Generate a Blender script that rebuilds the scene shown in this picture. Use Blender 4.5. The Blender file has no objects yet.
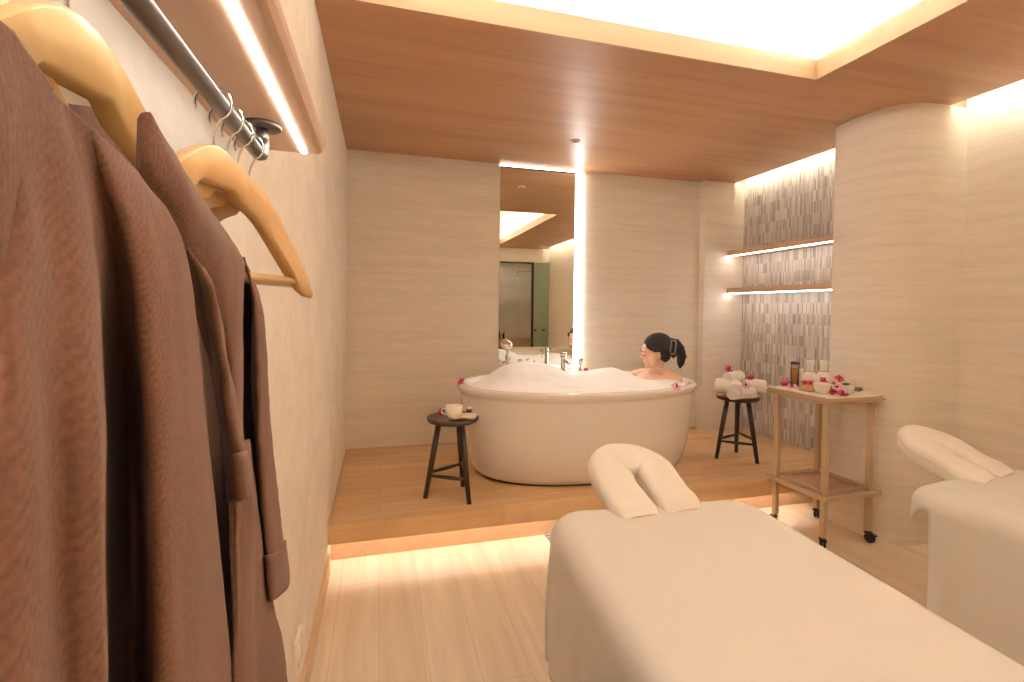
import bpy, math, random
from mathutils import Vector, Matrix, noise
random.seed(7)
sc = bpy.context.scene
COL = sc.collection
PI = math.pi
# ------------------------------------------------------------------ camera
CF, YAW, PITCH, ROLL, SY, CH = 478.75, .2687, .0251, .0108, 20.59, 1.40
_f = Vector((math.sin(YAW)*math.cos(PITCH), math.cos(YAW)*math.cos(PITCH), -math.sin(PITCH)))
_r = Vector((math.cos(YAW), -math.sin(YAW), 0)); _u = _r.cross(_f)
_c, _s = math.cos(ROLL), math.sin(ROLL)
CR, CU = _c*_r+_s*_u, -_s*_r+_c*_u
cd = bpy.data.cameras.new('camera'); cam = bpy.data.objects.new('camera', cd); COL.objects.link(cam)
cd.sensor_width = 36; cd.lens = CF/1024*36; cd.shift_y = -SY/1024; cd.clip_start = .02; cd.clip_end = 60
M = Matrix((CR, CU, -_f)).transposed().to_4x4(); M.translation = (0, 0, CH); cam.matrix_world = M
sc.camera = cam
sc.view_settings.view_transform = 'Standard'; sc.view_settings.look = 'None'
sc.view_settings.exposure = 0.92
sc.view_settings.gamma = 1; sc.view_settings.use_curve_mapping = False

def at(px, py, **k):
    """the point of the room seen at photo position px,py that lies on the plane X, Y or Z = value"""
    d = _f + CR*((px-512)/CF) + CU*((341-SY-py)/CF)
    (a, v), = k.items(); i = 'XYZ'.index(a)
    if a == 'Z': v -= CH
    return d*(v/d[i]) + Vector((0, 0, CH))

# ------------------------------------------------------------------ materials
def lin(c): return tuple(((x/12.92) if x <= .04045 else ((x+.055)/1.055)**2.4) for x in c)
class NB:
    def __init__(s, name):
        s.m = bpy.data.materials.new(name); s.m.use_nodes = True; s.t = s.m.node_tree; s.n = s.t.nodes
        s.b = s.n['Principled BSDF']
    def add(s, typ, **k):
        n = s.n.new(typ)
        for a, v in k.items(): setattr(n, a, v)
        return n
    def link(s, a, b): s.t.links.new(a, b)
    def coord(s, scale=(1, 1, 1), rot=(0, 0, 0), kind='Object'):
        tc = s.add('ShaderNodeTexCoord'); mp = s.add('ShaderNodeMapping')
        mp.inputs['Scale'].default_value = scale; mp.inputs['Rotation'].default_value = rot
        s.link(tc.outputs[kind], mp.inputs[0]); return mp.outputs[0]
    def ramp(s, fac, stops):
        r = s.add('ShaderNodeValToRGB'); e = r.color_ramp.elements
        while len(e) < len(stops): e.new(.5)
        for el, (p, c) in zip(e, stops): el.position = p; el.color = (*c, 1)
        s.link(fac, r.inputs[0]); return r.outputs[0]
    def noise(s, vec, scale=5, detail=3, rough=.5, dist=0):
        n = s.add('ShaderNodeTexNoise'); n.inputs['Scale'].default_value = scale; n.inputs['Detail'].default_value = detail
        n.inputs['Roughness'].default_value = rough; n.inputs['Distortion'].default_value = dist
        s.link(vec, n.inputs[0]); return n.outputs[0]
    def mix(s, a, b, f, mode='MIX'):
        x = s.add('ShaderNodeMix', data_type='RGBA', blend_type=mode)
        for i, v in ((0, f), (6, a), (7, b)):
            if isinstance(v, (int, float)): x.inputs[i].default_value = v
            elif isinstance(v, tuple): x.inputs[i].default_value = (*v, 1)
            else: s.link(v, x.inputs[i])
        return x.outputs[2]
    def bump(s, h, strength=.2, dist=.01):
        b = s.add('ShaderNodeBump'); b.inputs['Strength'].default_value = strength; b.inputs['Distance'].default_value = dist
        s.link(h, b.inputs['Height']); s.link(b.outputs[0], s.b.inputs['Normal'])
    def col(s, c):
        if isinstance(c, tuple): s.b.inputs['Base Color'].default_value = (*c, 1)
        else: s.link(c, s.b.inputs['Base Color'])
    def p(s, **k):
        for a, v in k.items(): s.b.inputs[a.replace('_', ' ')].default_value = v
        return s

def plain(name, c, rough=.5, metal=0., bump=0, bscale=40, var=0, **k):
    b = NB(name); b.p(Roughness=rough, Metallic=metal, **k)
    v = b.coord()
    if var:
        b.col(b.mix(tuple(x*(1-var) for x in c), tuple(min(1, x*(1+var)) for x in c), b.noise(v, 6, 3)))
    else: b.col(c)
    if bump: b.bump(b.noise(v, bscale, 3), bump, .004)
    return b.m

def emit(name, c, s):
    m = bpy.data.materials.new(name); m.use_nodes = True; t = m.node_tree; t.nodes.clear()
    e = t.nodes.new('ShaderNodeEmission'); o = t.nodes.new('ShaderNodeOutputMaterial')
    e.inputs[0].default_value = (*c, 1); e.inputs[1].default_value = s; t.links.new(e.outputs[0], o.inputs[0]); return m

def wallmat(name, c, stretch):
    b = NB(name); b.p(Roughness=.75)
    v = b.coord(stretch)
    n1 = b.noise(v, 3, 5, .6, .3); n2 = b.noise(v, 14, 3, .6)
    c2 = tuple(x*.86 for x in c)
    a = b.ramp(n1, [(.35, c2), (.6, c)])
    a = b.mix(a, b.ramp(n2, [(.3, tuple(x*.85 for x in c)), (.55, c)]), .4)
    b.col(a); b.bump(n2, .25, .006); return b.m

def planks(name, ca, cb, w, l, rot=0, rough=.35, grain=60, seam=.6, gmix=.5):
    """boards running along X (rot 0) or Y (rot 90)"""
    b = NB(name); b.p(Roughness=rough)
    v = b.coord((1, 1, 1), (0, 0, rot))
    br = b.add('ShaderNodeTexBrick'); br.offset = .37; br.squash = 1
    b.link(v, br.inputs[0])
    br.inputs['Color1'].default_value = (.0, .0, .0, 1); br.inputs['Color2'].default_value = (1, 1, 1, 1)
    br.inputs['Mortar'].default_value = (.5, .5, .5, 1)
    br.inputs['Scale'].default_value = 1; br.inputs['Mortar Size'].default_value = .0012
    br.inputs['Brick Width'].default_value = l; br.inputs['Row Height'].default_value = w
    base = b.mix(ca, cb, br.outputs[0])
    g = b.coord((1.6, grain, 1) if rot == 0 else (grain, 1.6, 1))
    gn = b.noise(g, 1.0, 6, .6, .4)
    g2 = b.noise(b.coord((.5, 7, 1) if rot == 0 else (7, .5, 1)), 1.3, 4, .55, 1.2)
    base = b.mix(base, b.ramp(gn, [(.3, tuple(x*.72 for x in ca)), (.65, cb)]), gmix)
    base = b.mix(base, b.ramp(g2, [(.35, tuple(x*.8 for x in ca)), (.65, tuple(min(1, x*1.08) for x in cb))]), .4)
    dark = b.mix(base, tuple(x*.45 for x in ca), br.outputs[1])
    b.col(b.mix(base, dark, seam)); return b.m

def woodmat(name, ca, cb, axis='X', rough=.45, scale=1.):
    b = NB(name); b.p(Roughness=rough)
    s = {'X': (1.2, 22, 22), 'Y': (22, 1.2, 22), 'Z': (22, 22, 1.2)}[axis]
    v = b.coord(tuple(x*scale for x in s))
    n = b.noise(v, 1.2, 6, .62, .5); n2 = b.noise(b.coord(tuple(x*.18*scale for x in s)), 1.5, 3, .5, .8)
    a = b.ramp(n, [(.3, ca), (.7, cb)]); a = b.mix(a, b.ramp(n2, [(.35, ca), (.65, cb)]), .5)
    b.col(a); return b.m

MAT = {}
MAT['wall'] = wallmat('cream_streaked_plaster', (.84, .77, .66), (.55, .55, 9))
MAT['wall_smooth'] = wallmat('cream_trowelled_plaster', (.85, .78, .68), (1.2, 1.2, 1.6))
MAT['ceil'] = woodmat('reddish_ceiling_veneer', (.40, .205, .105), (.56, .315, .175), 'X', .42, .7)
MAT['fascia'] = woodmat('light_oak_trim', (.44, .29, .17), (.54, .38, .24), 'X', .45, .6)
MAT['white'] = plain('white_ceiling_paint', (.85, .80, .72), .8)
MAT['floor'] = planks('pale_oak_boards', (.78, .65, .50), (.88, .78, .64), .19, 1.25, PI/2, .38, 24, .5, .3)
MAT['platform'] = planks('honey_oak_boards', (.60, .36, .17), (.78, .52, .28), .12, 1.1, 0, .33, 30, .6, .35)
MAT['base'] = woodmat('oak_skirting', (.60, .42, .26), (.70, .51, .33), 'Y', .5)
MAT['shelf_oak'] = woodmat('oak_shelf_veneer', (.50, .30, .18), (.62, .40, .25), 'Y', .45)
MAT['robe_shelf'] = woodmat('pinkish_oak_shelf', (.56, .38, .27), (.66, .47, .34), 'Y', .5)
MAT['cart'] = woodmat('grey_oak_cart', (.46, .33, .20), (.58, .44, .29), 'Z', .45)
MAT['cart_h'] = woodmat('grey_oak_cart_rail', (.46, .33, .20), (.58, .44, .29), 'X', .45)
MAT['copper_panel'] = plain('brown_tray_panel', (.46, .27, .17), .4, var=.05)
MAT['stool'] = woodmat('dark_walnut_stain', (.022, .012, .008), (.05, .028, .017), 'Z', .35)
MAT['beech'] = woodmat('varnished_beech', (.62, .37, .15), (.76, .49, .22), 'Y', .3)
MAT['beech_pale'] = woodmat('pale_varnished_beech', (.66, .44, .19), (.76, .54, .26), 'Y', .32)
MAT['steel'] = plain('brushed_dark_steel', (.16, .14, .13), .42, .85)
MAT['chrome'] = plain('chrome', (.75, .73, .70), .12, 1.)
MAT['tub'] = plain('white_gloss_acrylic', (.86, .82, .77), .16)
MAT['dark'] = plain('dark_trim_gap_shade', (.05, .035, .025), .6)
MAT['black'] = plain('black_plastic', (.012, .012, .012), .4)
MAT['mirror'] = plain('mirror_glass', (.80, .78, .70), .0, 1.)
MAT['sheet'] = plain('white_cotton_sheet', (.68, .65, .60), .85, bump=.06, bscale=90)
MAT['pad'] = plain('cream_table_pad', (.72, .64, .52), .6)
MAT['ceramic'] = plain('white_ceramic', (.85, .80, .72), .25)
MAT['petal'] = None
MAT['hair'] = plain('black_hair', (.010, .007, .006), .6)
MAT['lips'] = plain('red_lips', (.42, .08, .07), .4)
MAT['skin'] = plain('warm_skin', (.78, .50, .37), .5, var=.04)
MAT['clip'] = plain('grey_hair_clip', (.34, .32, .26), .3)
MAT['amber'] = plain('amber_oil', (.50, .22, .05), .15)
MAT['bamboo'] = plain('bamboo_wood', (.60, .36, .17), .5, var=.08)
MAT['wood_plate'] = plain('pale_wood_plate', (.58, .40, .24), .5, var=.08)
MAT['leafdark'] = plain('dark_stone', (.06, .07, .055), .4)
MAT['cookie'] = plain('golden_pastry', (.75, .47, .20), .6, bump=.3)
MAT['mat'] = None

b = NB('fluffy_terry'); b.p(Roughness=.95); v = b.coord(); b.col(b.mix((.84, .79, .71), (.90, .86, .79), b.noise(v, 30, 2))); b.bump(b.noise(v, 350, 2), .5, .003); MAT['towel'] = b.m
b = NB('soap_foam'); b.p(Roughness=.8); v = b.coord(); b.col((.95, .93, .90)); b.bump(b.noise(v, 110, 4, .7), .3, .004); MAT['foam'] = b.m
# brown robe twill
def twill(name, ca, cb, ang):
    b = NB(name); b.p(Roughness=.9, Sheen_Weight=.04, Sheen_Roughness=.5)
    v = b.coord((1, 1, 1), (ang, 0, 0)); w = b.add('ShaderNodeTexWave'); w.wave_type = 'BANDS'; w.bands_direction = 'Y'
    w.inputs['Scale'].default_value = 95; w.inputs['Distortion'].default_value = .8; w.inputs['Detail'].default_value = 2
    w.inputs['Detail Scale'].default_value = 3; b.link(v, w.inputs[0])
    n = b.noise(b.coord(), 8, 3)
    base = b.mix(ca, cb, n)
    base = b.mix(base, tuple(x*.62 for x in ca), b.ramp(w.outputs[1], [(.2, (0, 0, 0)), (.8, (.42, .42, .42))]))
    n2 = b.noise(b.coord((1, 1, 1)), 420, 2)
    base = b.mix(base, b.ramp(n2, [(.3, tuple(x*.6 for x in ca)), (.7, tuple(x*1.3 for x in cb))]), .35)
    b.col(base); b.bump(n2, .2, .001); return b.m
MAT['robe'] = twill('brown_twill_robe', (.140, .060, .032), (.185, .084, .048), 0.)
MAT['robe_diag'] = twill('brown_twill_bias', (.140, .060, .032), (.185, .084, .048), .9)
MAT['robe_shaded'] = twill('brown_twill_shaded', (.10, .045, .028), (.13, .06, .038), .3)  # same twill darkened, painting in the shade inside the robes
# mosaic tile
b = NB('stone_stick_mosaic'); b.p(Roughness=.5)
v = b.coord((1, 1, 1)); sp = b.add('ShaderNodeSeparateXYZ'); cb_ = b.add('ShaderNodeCombineXYZ')
b.link(v, sp.inputs[0]); b.link(sp.outputs[1], cb_.inputs[0]); b.link(sp.outputs[2], cb_.inputs[1])
def brick(w, h, off, mort, freq=2):
    br = b.add('ShaderNodeTexBrick'); br.offset = off; br.offset_frequency = freq; b.link(cb_.outputs[0], br.inputs[0])
    br.inputs['Color1'].default_value = (0, 0, 0, 1); br.inputs['Color2'].default_value = (1, 1, 1, 1); br.inputs['Mortar'].default_value = (.4, .4, .4, 1)
    br.inputs['Scale'].default_value = 1; br.inputs['Mortar Size'].default_value = mort; br.inputs['Brick Width'].default_value = w; br.inputs['Row Height'].default_value = h
    br.inputs['Mortar Smooth'].default_value = .1; return br
b1 = brick(.0135, .092, .0, .0009); b2 = brick(.085, .092, .35, .0016)
cc = b.ramp(b1.outputs[0], [(0, (.22, .18, .15)), (.2, (.42, .36, .30)), (.55, (.60, .53, .46)), (1, (.80, .73, .65))])
cc = b.mix(cc, b.ramp(b2.outputs[0], [(0, (.34, .30, .27)), (1, (.68, .61, .54))]), .35)
cc = b.mix(cc, (.24, .22, .20), b1.outputs[1]); cc = b.mix(cc, (.52, .49, .45), b2.outputs[1])
b.col(cc)
mx = b.add('ShaderNodeMath', operation='MAXIMUM'); b.link(b1.outputs[1], mx.inputs[0]); b.link(b2.outputs[1], mx.inputs[1])
inv = b.add('ShaderNodeMath', operation='SUBTRACT'); inv.inputs[0].default_value = 1; b.link(mx.outputs[0], inv.inputs[1]); b.bump(inv.outputs[0], .5, .003)
MAT['tile'] = b.m
# orchid petals
b = NB('magenta_orchid_petal'); b.p(Roughness=.5); b.col(b.ramp(b.noise(b.coord(), 60, 2), [(.35, (.34, .005, .035)), (.6, (.62, .06, .13))])); MAT['petal'] = b.m
MAT['petal_pale'] = plain('pale_orchid_petal', (.85, .52, .58), .5, var=.1)
MAT['petal_core'] = plain('dark_orchid_core', (.25, .01, .05), .5)
b = NB('grey_striped_mat'); b.p(Roughness=.9)
w = b.add('ShaderNodeTexWave'); w.bands_direction = 'Y'; w.inputs['Scale'].default_value = 9; b.link(b.coord(), w.inputs[0])
b.col(b.ramp(w.outputs[1], [(.4, (.42, .40, .40)), (.6, (.16, .16, .18))])); MAT['mat'] = b.m
# glass
def glass(name, c, rough, trans=1.):
    b = NB(name); b.p(Roughness=rough, Transmission_Weight=trans, IOR=1.45); b.col(c); return b.m
MAT['glass_green'] = glass('green_frosted_glass', (.62, .76, .62), .35, .75)
MAT['glass'] = glass('clear_bottle_glass', (.95, .93, .88), .03)

WARM = (1., .99, .93); WARM2 = (1., .97, .88)
E_RECESS, E_COVE, E_ALC, E_SHELF, E_MIRR, E_PLAT, E_ROBE = 63, 20, 27, 14, 12, 10, 18
MAT['e_recess'] = emit('cove_led_warm', WARM, E_RECESS)
MAT['e_cove'] = emit('wall_washer_led', (1., .95, .78), E_COVE)
MAT['e_alc'] = emit('niche_led', (1., .96, .78), E_ALC)
MAT['e_shelf'] = emit('shelf_led', (1., .95, .9), E_SHELF)
MAT['e_mirr'] = emit('mirror_led', (1., .96, .90), E_MIRR)
MAT['e_plat'] = emit('platform_led', (1., .93, .84), E_PLAT)
MAT['e_robe'] = emit('wardrobe_led', (1., .95, .88), E_ROBE)

# ------------------------------------------------------------------ geometry helpers
class MB:
    def __init__(s): s.v = []; s.f = []; s.sm = []
    def add(s, vs, fs, smooth=True, T=None):
        o = len(s.v)
        s.v += [tuple(T @ Vector(p)) if T else tuple(p) for p in vs]
        s.f += [tuple(i+o for i in f) for f in fs]; s.sm += [smooth]*len(fs); return s
    def box(s, x0, x1, y0, y1, z0, z1, T=None):
        vs = [(x, y, z) for z in (z0, z1) for y in (y0, y1) for x in (x0, x1)]
        return s.add(vs, [(0, 2, 3, 1), (4, 5, 7, 6), (0, 1, 5, 4), (2, 6, 7, 3), (0, 4, 6, 2), (1, 3, 7, 5)], False, T)
    def tube(s, pts, rad, n=12, cap=True, T=None):
        pts = [Vector(p) for p in pts]; rs = rad if isinstance(rad, (list, tuple)) else [rad]*len(pts)
        vs = []; fs = []; prev = None
        for i, p in enumerate(pts):
            d = (pts[min(i+1, len(pts)-1)]-pts[max(i-1, 0)]).normalized()
            if prev is None: a = d.cross(Vector((0, 0, 1)) if abs(d.z) < .9 else Vector((1, 0, 0))).normalized()
            else: a = (prev-d*prev.dot(d)).normalized()
            prev = a; c = d.cross(a)
            vs += [p+(a*math.cos(2*PI*k/n)+c*math.sin(2*PI*k/n))*rs[i] for k in range(n)]
        for i in range(len(pts)-1):
            for k in range(n):
                q = (k+1) % n; fs.append((i*n+k, i*n+q, (i+1)*n+q, (i+1)*n+k))
        if cap: fs.append(tuple(range(n))[::-1]); fs.append(tuple((len(pts)-1)*n+k for k in range(n)))
        return s.add(vs, fs, True, T)
    def lathe(s, prof, n=32, c=(0, 0, 0), sx=1, sy=1, T=None):
        vs = []; fs = []
        for r, z in prof:
            for k in range(n):
                vs.append((c[0]+r*sx*math.cos(2*PI*k/n), c[1]+r*sy*math.sin(2*PI*k/n), c[2]+z))
        for i in range(len(prof)-1):
            for k in range(n):
                q = (k+1) % n; fs.append((i*n+k, i*n+q, (i+1)*n+q, (i+1)*n+k))
        if prof[0][0] > 1e-5: fs.append(tuple(range(n))[::-1])
        if prof[-1][0] > 1e-5: fs.append(tuple((len(prof)-1)*n+k for k in range(n)))
        return s.add(vs, fs, True, T)
    def ell(s, c, r, n=20, m=12, T=None):
        vs = []; fs = []
        for j in range(m+1):
            t = PI*j/m
            for k in range(n):
                a = 2*PI*k/n; vs.append((c[0]+r[0]*math.sin(t)*math.cos(a), c[1]+r[1]*math.sin(t)*math.sin(a), c[2]+r[2]*math.cos(t)))
        for j in range(m):
            for k in range(n):
                q = (k+1) % n; fs.append((j*n+k, (j+1)*n+k, (j+1)*n+q, j*n+q))
        return s.add(vs, fs, True, T)
    def grid(s, P, closed_u=False, smooth=True, T=None):
        nr, nc = len(P), len(P[0]); vs = [p for row in P for p in row]; fs = []
        for i in range(nr-1):
            for j in range(nc if closed_u else nc-1):
                q = (j+1) % nc; fs.append((i*nc+j, i*nc+q, (i+1)*nc+q, (i+1)*nc+j))
        return s.add(vs, fs, smooth, T)
    def prism(s, outline, h0, h1, axis='Z', T=None, smooth=False):
        """polygon outline (a,b) extruded h0..h1 along axis"""
        def mk(a, b_, h): return {'Z': (a, b_, h), 'X': (h, a, b_), 'Y': (a, h, b_)}[axis]
        n = len(outline); vs = [mk(a, c, h0) for a, c in outline]+[mk(a, c, h1) for a, c in outline]
        fs = [tuple(range(n))[::-1], tuple(range(n, 2*n))]
        s.add(vs, fs, False, T); o = len(s.v)-2*n
        for k in range(n):
            q = (k+1) % n; s.f.append((o+k, o+q, o+n+q, o+n+k)); s.sm.append(smooth)
        return s

def build(mb, name, mat, parent=None, bevel=0, bseg=2, subsurf=0, solid=0, solid_off=-1, remesh=0, world=False, smooth_it=0, weld=False):
    me = bpy.data.meshes.new(name)
    vs = mb.v
    if world and parent is not None:
        off = parent.location; vs = [(x-off.x, y-off.y, z-off.z) for x, y, z in vs]
    me.from_pydata(vs, [], mb.f); me.update()
    for p, sm in zip(me.polygons, mb.sm): p.use_smooth = sm
    o = bpy.data.objects.new(name, me); COL.objects.link(o)
    me.materials.append(MAT[mat] if isinstance(mat, str) else mat)
    if parent is not None: o.parent = parent
    if weld: m = o.modifiers.new('w', 'WELD'); m.merge_threshold = .0002
    if solid: m = o.modifiers.new('s', 'SOLIDIFY'); m.thickness = solid; m.offset = solid_off
    if bevel: m = o.modifiers.new('b', 'BEVEL'); m.width = bevel; m.segments = bseg; m.limit_method = 'ANGLE'; m.angle_limit = .6
    if remesh:
        m = o.modifiers.new('r', 'REMESH'); m.mode = 'VOXEL'; m.voxel_size = remesh; m.use_smooth_shade = True
        if smooth_it: m = o.modifiers.new('sm', 'SMOOTH'); m.factor = .5; m.iterations = smooth_it
    if subsurf: m = o.modifiers.new('ss', 'SUBSURF'); m.levels = subsurf; m.render_levels = subsurf
    return o

def thing(name, label, cat, loc=(0, 0, 0), rz=0, group=None):
    o = bpy.data.objects.new(name, None); COL.objects.link(o); o.empty_display_size = .1
    o.location = loc; o.rotation_euler = (0, 0, rz); o['label'] = label; o['category'] = cat
    if group: o['group'] = group
    return o
def tag(o, label, cat, group=None, kind=None):
    o['label'] = label; o['category'] = cat
    if group: o['group'] = group
    if kind: o['kind'] = kind
    return o
def struct(mb, name, mat, label=None, **k):
    o = build(mb, name, mat, **k); o['kind'] = 'structure'
    if label: o['label'] = label; o['category'] = name.split('_')[0]
    return o
def dup(root, loc, rz=None, label=None, group=None, scale=None):
    r = root.copy(); COL.objects.link(r); r.location = loc
    if rz is not None: r.rotation_euler = rz if isinstance(rz, tuple) else (0, 0, rz)
    if label: r['label'] = label
    if group: r['group'] = group
    if scale: r.scale = (scale,)*3
    for ch in list(root.children):
        c = ch.copy(); COL.objects.link(c); c.parent = r
        for g in list(ch.children):
            d = g.copy(); COL.objects.link(d); d.parent = c
    return r
def smoothstep(a, b_, x):
    t = max(0, min(1, (x-a)/(b_-a))); return t*t*(3-2*t)

# ------------------------------------------------------------------ room dimensions
XL, YB, ZC, PZ, YR = -.26, 4.01, 2.637, .25, 2.643
XR, XT, YREAR = 3.42, 3.42, -1.50
# floor and platform
struct(MB().box(XL-.1, XT+.1, -2.7, YB+.1, -.06, 0), 'floor', 'floor', 'pale oak board floor running towards the platform')
pl = struct(MB().box(XL, XT, YR, YB, PZ-.03, PZ).box(XL, XT, YR, YR+.02, PZ-.104, PZ-.0301), 'platform_floor', 'platform', 'raised honey-coloured wooden platform the bathtub stands on', bevel=.003)
struct(MB().box(XL, XT, YR+.13, YR+.16, 0, PZ-.03), 'trim_1', 'base', 'recessed riser under the platform nosing')
led = build(MB().box(XL+.005, 2.9, YR+.085, YR+.100, PZ-.055, PZ-.045), 'led_strip', 'e_plat'); tag(led, 'glowing warm light strip hidden under the nosing of the wooden platform', 'light strip')
# walls
struct(MB().box(XL-.1, XL, -2.7, YB+.1, 0, ZC+.4), 'wall_left', 'wall_smooth', 'cream trowelled wall beside the hanging robes')
struct(MB().box(XL, XT+.1, YB, YB+.1, 0, ZC+.4), 'wall_back', 'wall', 'cream streaked wall behind the bathtub and mirror')
struct(MB().box(2.98, XT, 3.93, YB, PZ, ZC), 'wall_corner', 'wall', 'narrow cream pier between back wall and tiled niche')
struct(MB().box(XT, XT+.1, 2.5, YB+.1, 0, ZC+.4), 'wall_niche', 'tile', 'grey stick mosaic tiles lining the shelf niche')
struct(MB().box(XR, XR+.12, -2.7, 2.10, 0, ZC+.4), 'wall_right', 'wall', 'cream streaked wall beyond the second massage bed')
# bullnose pier
pts = [(XT+.05, 2.56), (2.95, 2.56)]
arc = [(2.93, 2.50), (2.925, 2.42), (2.921, 2.36), (2.925, 2.29), (2.942, 2.225), (2.975, 2.17), (3.025, 2.13), (3.09, 2.105), (3.17, 2.095), (3.27, 2.09), (XR+.02, 2.09), (XT+.05, 2.09)]
struct(MB().prism(pts+arc, 0, ZC, smooth=True), 'wall_curved', 'wall', 'cream pier with a rounded corner beside the trolley')
for o_ in [bpy.data.objects['wall_curved']]:
    m_ = o_.modifiers.new('e', 'EDGE_SPLIT'); m_.split_angle = .7
# rear wall with shower opening
rw = MB(); rw.box(XL, 2.30, YREAR-.1, YREAR, 0, ZC); rw.box(2.30, XR, YREAR-.1, YREAR, 2.36, ZC)
struct(rw, 'wall_rear', 'wall_smooth', 'cream wall at the shower end of the room')
sh = MB(); sh.box(2.0, XR, -2.72, -2.60, 0, ZC); sh.box(2.0, 2.1, -2.6, YREAR-.1, 0, ZC)
struct(sh, 'wall_shower', 'wall_smooth', 'beige inner walls of the shower room')
struct(MB().box(2.1, XR, -2.6, YREAR-.1, 2.40, 2.46), 'ceiling_shower', 'white', 'low white ceiling of the shower room')
# ceiling with recess
RX0, RX1, RY0, RY1 = -.16, 2.247, -1.1, 2.076
ce = MB(); CT = ZC+.10
ce.box(XL, 3.27, RY1, 2.10, ZC, CT-.0)
ce.box(XL, 3.31, 2.10, YB, ZC, CT); ce.box(3.31, XT, 3.93, YB, ZC, CT)
ce.box(XL, RX0, RY0, RY1, ZC, CT); ce.box(RX1, 3.27, RY0, RY1, ZC, CT); ce.box(XL, 3.27, YREAR, RY0, ZC, CT)
ce.box(3.31, XT, 2.10, 2.56, ZC, CT)
struct(ce, 'ceiling', 'ceil', 'reddish wood veneer ceiling around the lit recess')
fa = MB(); t = .012
fa.box(RX0, RX1, RY1-t, RY1, ZC-.001, CT+.003); fa.box(RX0, RX1, RY0, RY0+t, ZC-.001, CT+.003)
fa.box(RX0, RX0+t, RY0, RY1, ZC-.001, CT+.003); fa.box(RX1-t, RX1, RY0, RY1, ZC-.001, CT+.003)
struct(fa, 'trim_2', 'fascia', 'light oak edging of the ceiling recess')
# recess cavity
cz = 2.98; g = .22; cv = MB()
cv.box(RX0-g, RX1+g, RY0-g, RY1+g, cz, cz+.05)
cv.box(RX0-g-.02, RX0-g, RY0-g, RY1+g, CT, cz); cv.box(RX1+g, RX1+g+.02, RY0-g, RY1+g, CT, cz)
cv.box(RX0-g, RX1+g, RY0-g-.02, RY0-g, CT, cz); cv.box(RX0-g, RX1+g, RY1+g, RY1+g+.02, CT, cz)
struct(cv, 'ceiling_recess', 'white', 'bright white ceiling inside the lit recess')
q = .09; lp = MB(); z0, z1 = CT+.005, CT+.022
lp.box(RX0+.1, RX1-.1, RY1+q, RY1+q+.02, z0, z1); lp.box(RX0+.1, RX1-.1, RY0-q-.02, RY0-q, z0, z1)
lp.box(RX1+q, RX1+q+.02, RY0+.1, RY1-.1, z0, z1); lp.box(RX0-q+.02, RX0-q+.04, RY0+.1, RY1-.1, z0, z1)
struct(lp, 'trim_3', 'e_recess', 'warm light strip on the ledge of the ceiling recess')
# wall-wash slot on the right
sl = MB(); sl.box(3.20, XR, -1.5, 2.09, 2.86, 2.90); sl.box(3.18, 3.20, -1.5, 2.09, CT, 2.90)
struct(sl, 'ceiling_slot', 'white', 'white light slot above the right wall')
struct(MB().box(3.2695, 3.276, -1.45, 2.07, ZC+.035, ZC+.060), 'trim_4', 'e_cove', 'warm strip washing the right wall')
sl = MB(); sl.box(3.26, XT, 2.56, 3.93, 2.84, 2.88); sl.box(3.24, 3.26, 2.56, 3.93, CT, 2.88)
struct(sl, 'ceiling_niche', 'white', 'white light slot above the tiled niche')
struct(MB().box(3.3095, 3.315, 2.58, 3.91, ZC+.035, ZC+.055), 'trim_5', 'e_alc', 'warm strip washing the mosaic tiles')
# baseboards
struct(MB().box(XL, XL+.012, YREAR, YR, 0, .105), 'baseboard_left', 'base', 'oak skirting along the left wall', bevel=.002)
struct(MB().box(XL, XL+.010, YR, YB, PZ, PZ+.012), 'baseboard_platform', 'base')
struct(MB().box(XL, 2.98, YB-.008, YB, PZ, PZ+.012), 'baseboard_back', 'base')
struct(MB().box(XR-.012, XR, YREAR, 2.09, 0, .09), 'baseboard_right', 'wall', bevel=.002)

# wall plate low on the left wall
wp = thing('wall_socket', 'white wall socket low beside the skirting under the robes', 'socket', (XL, 1.66, .28))
build(MB().box(0, .011, -.05, .05, -.05, .05), 'plate', 'ceramic', wp, bevel=.003)
build(MB().box(.010, .0125, -.028, .028, -.028, .028), 'switch_insert', 'white', wp, bevel=.002)

# ------------------------------------------------------------------ mirror with LED bar
MX0, MX1, MZ0, MZ1 = .985, 1.675, .83, 2.605
mi = thing('wall_mirror', 'tall frameless mirror with a glowing light bar behind the tub', 'mirror', (1.33, 4.0, MZ0))
build(MB().box(MX0, MX1, 4.0, 4.01, MZ0, MZ1), 'mirror_pane', 'mirror', mi, world=True)
build(MB().box(1.683, 1.733, 3.990, 4.01, MZ0, MZ1+.01), 'light_bar', 'e_mirr', mi, world=True)
build(MB().box(MX0, MX1+.02, 3.996, 4.01, MZ1, MZ1+.010), 'top_rail', 'dark', mi, world=True)
build(MB().box(MX0, MX1+.02, 3.998, 4.01, MZ1+.014, MZ1+.022), 'top_light_strip', emit('mirror_top_led', (1., .93, .82), 5), mi, world=True)

# ------------------------------------------------------------------ niche shelves
def niche_shelf(z0, z1, label):
    s = thing('wall_shelf', label, 'shelf', (3.235, 3.2, z0))
    build(MB().box(3.235, XT, 2.56, 3.93, z0, z1), 'shelf_board', 'shelf_oak', s, bevel=.002, world=True)
    build(MB().box(3.242, 3.254, 2.57, 3.92, z0-.007, z0+.001), 'light_strip', 'e_shelf', s, world=True)
niche_shelf(1.928, 1.978, 'upper oak shelf with light strip in the tiled niche')
niche_shelf(1.568, 1.618, 'lower oak shelf with light strip in the tiled niche')

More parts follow.
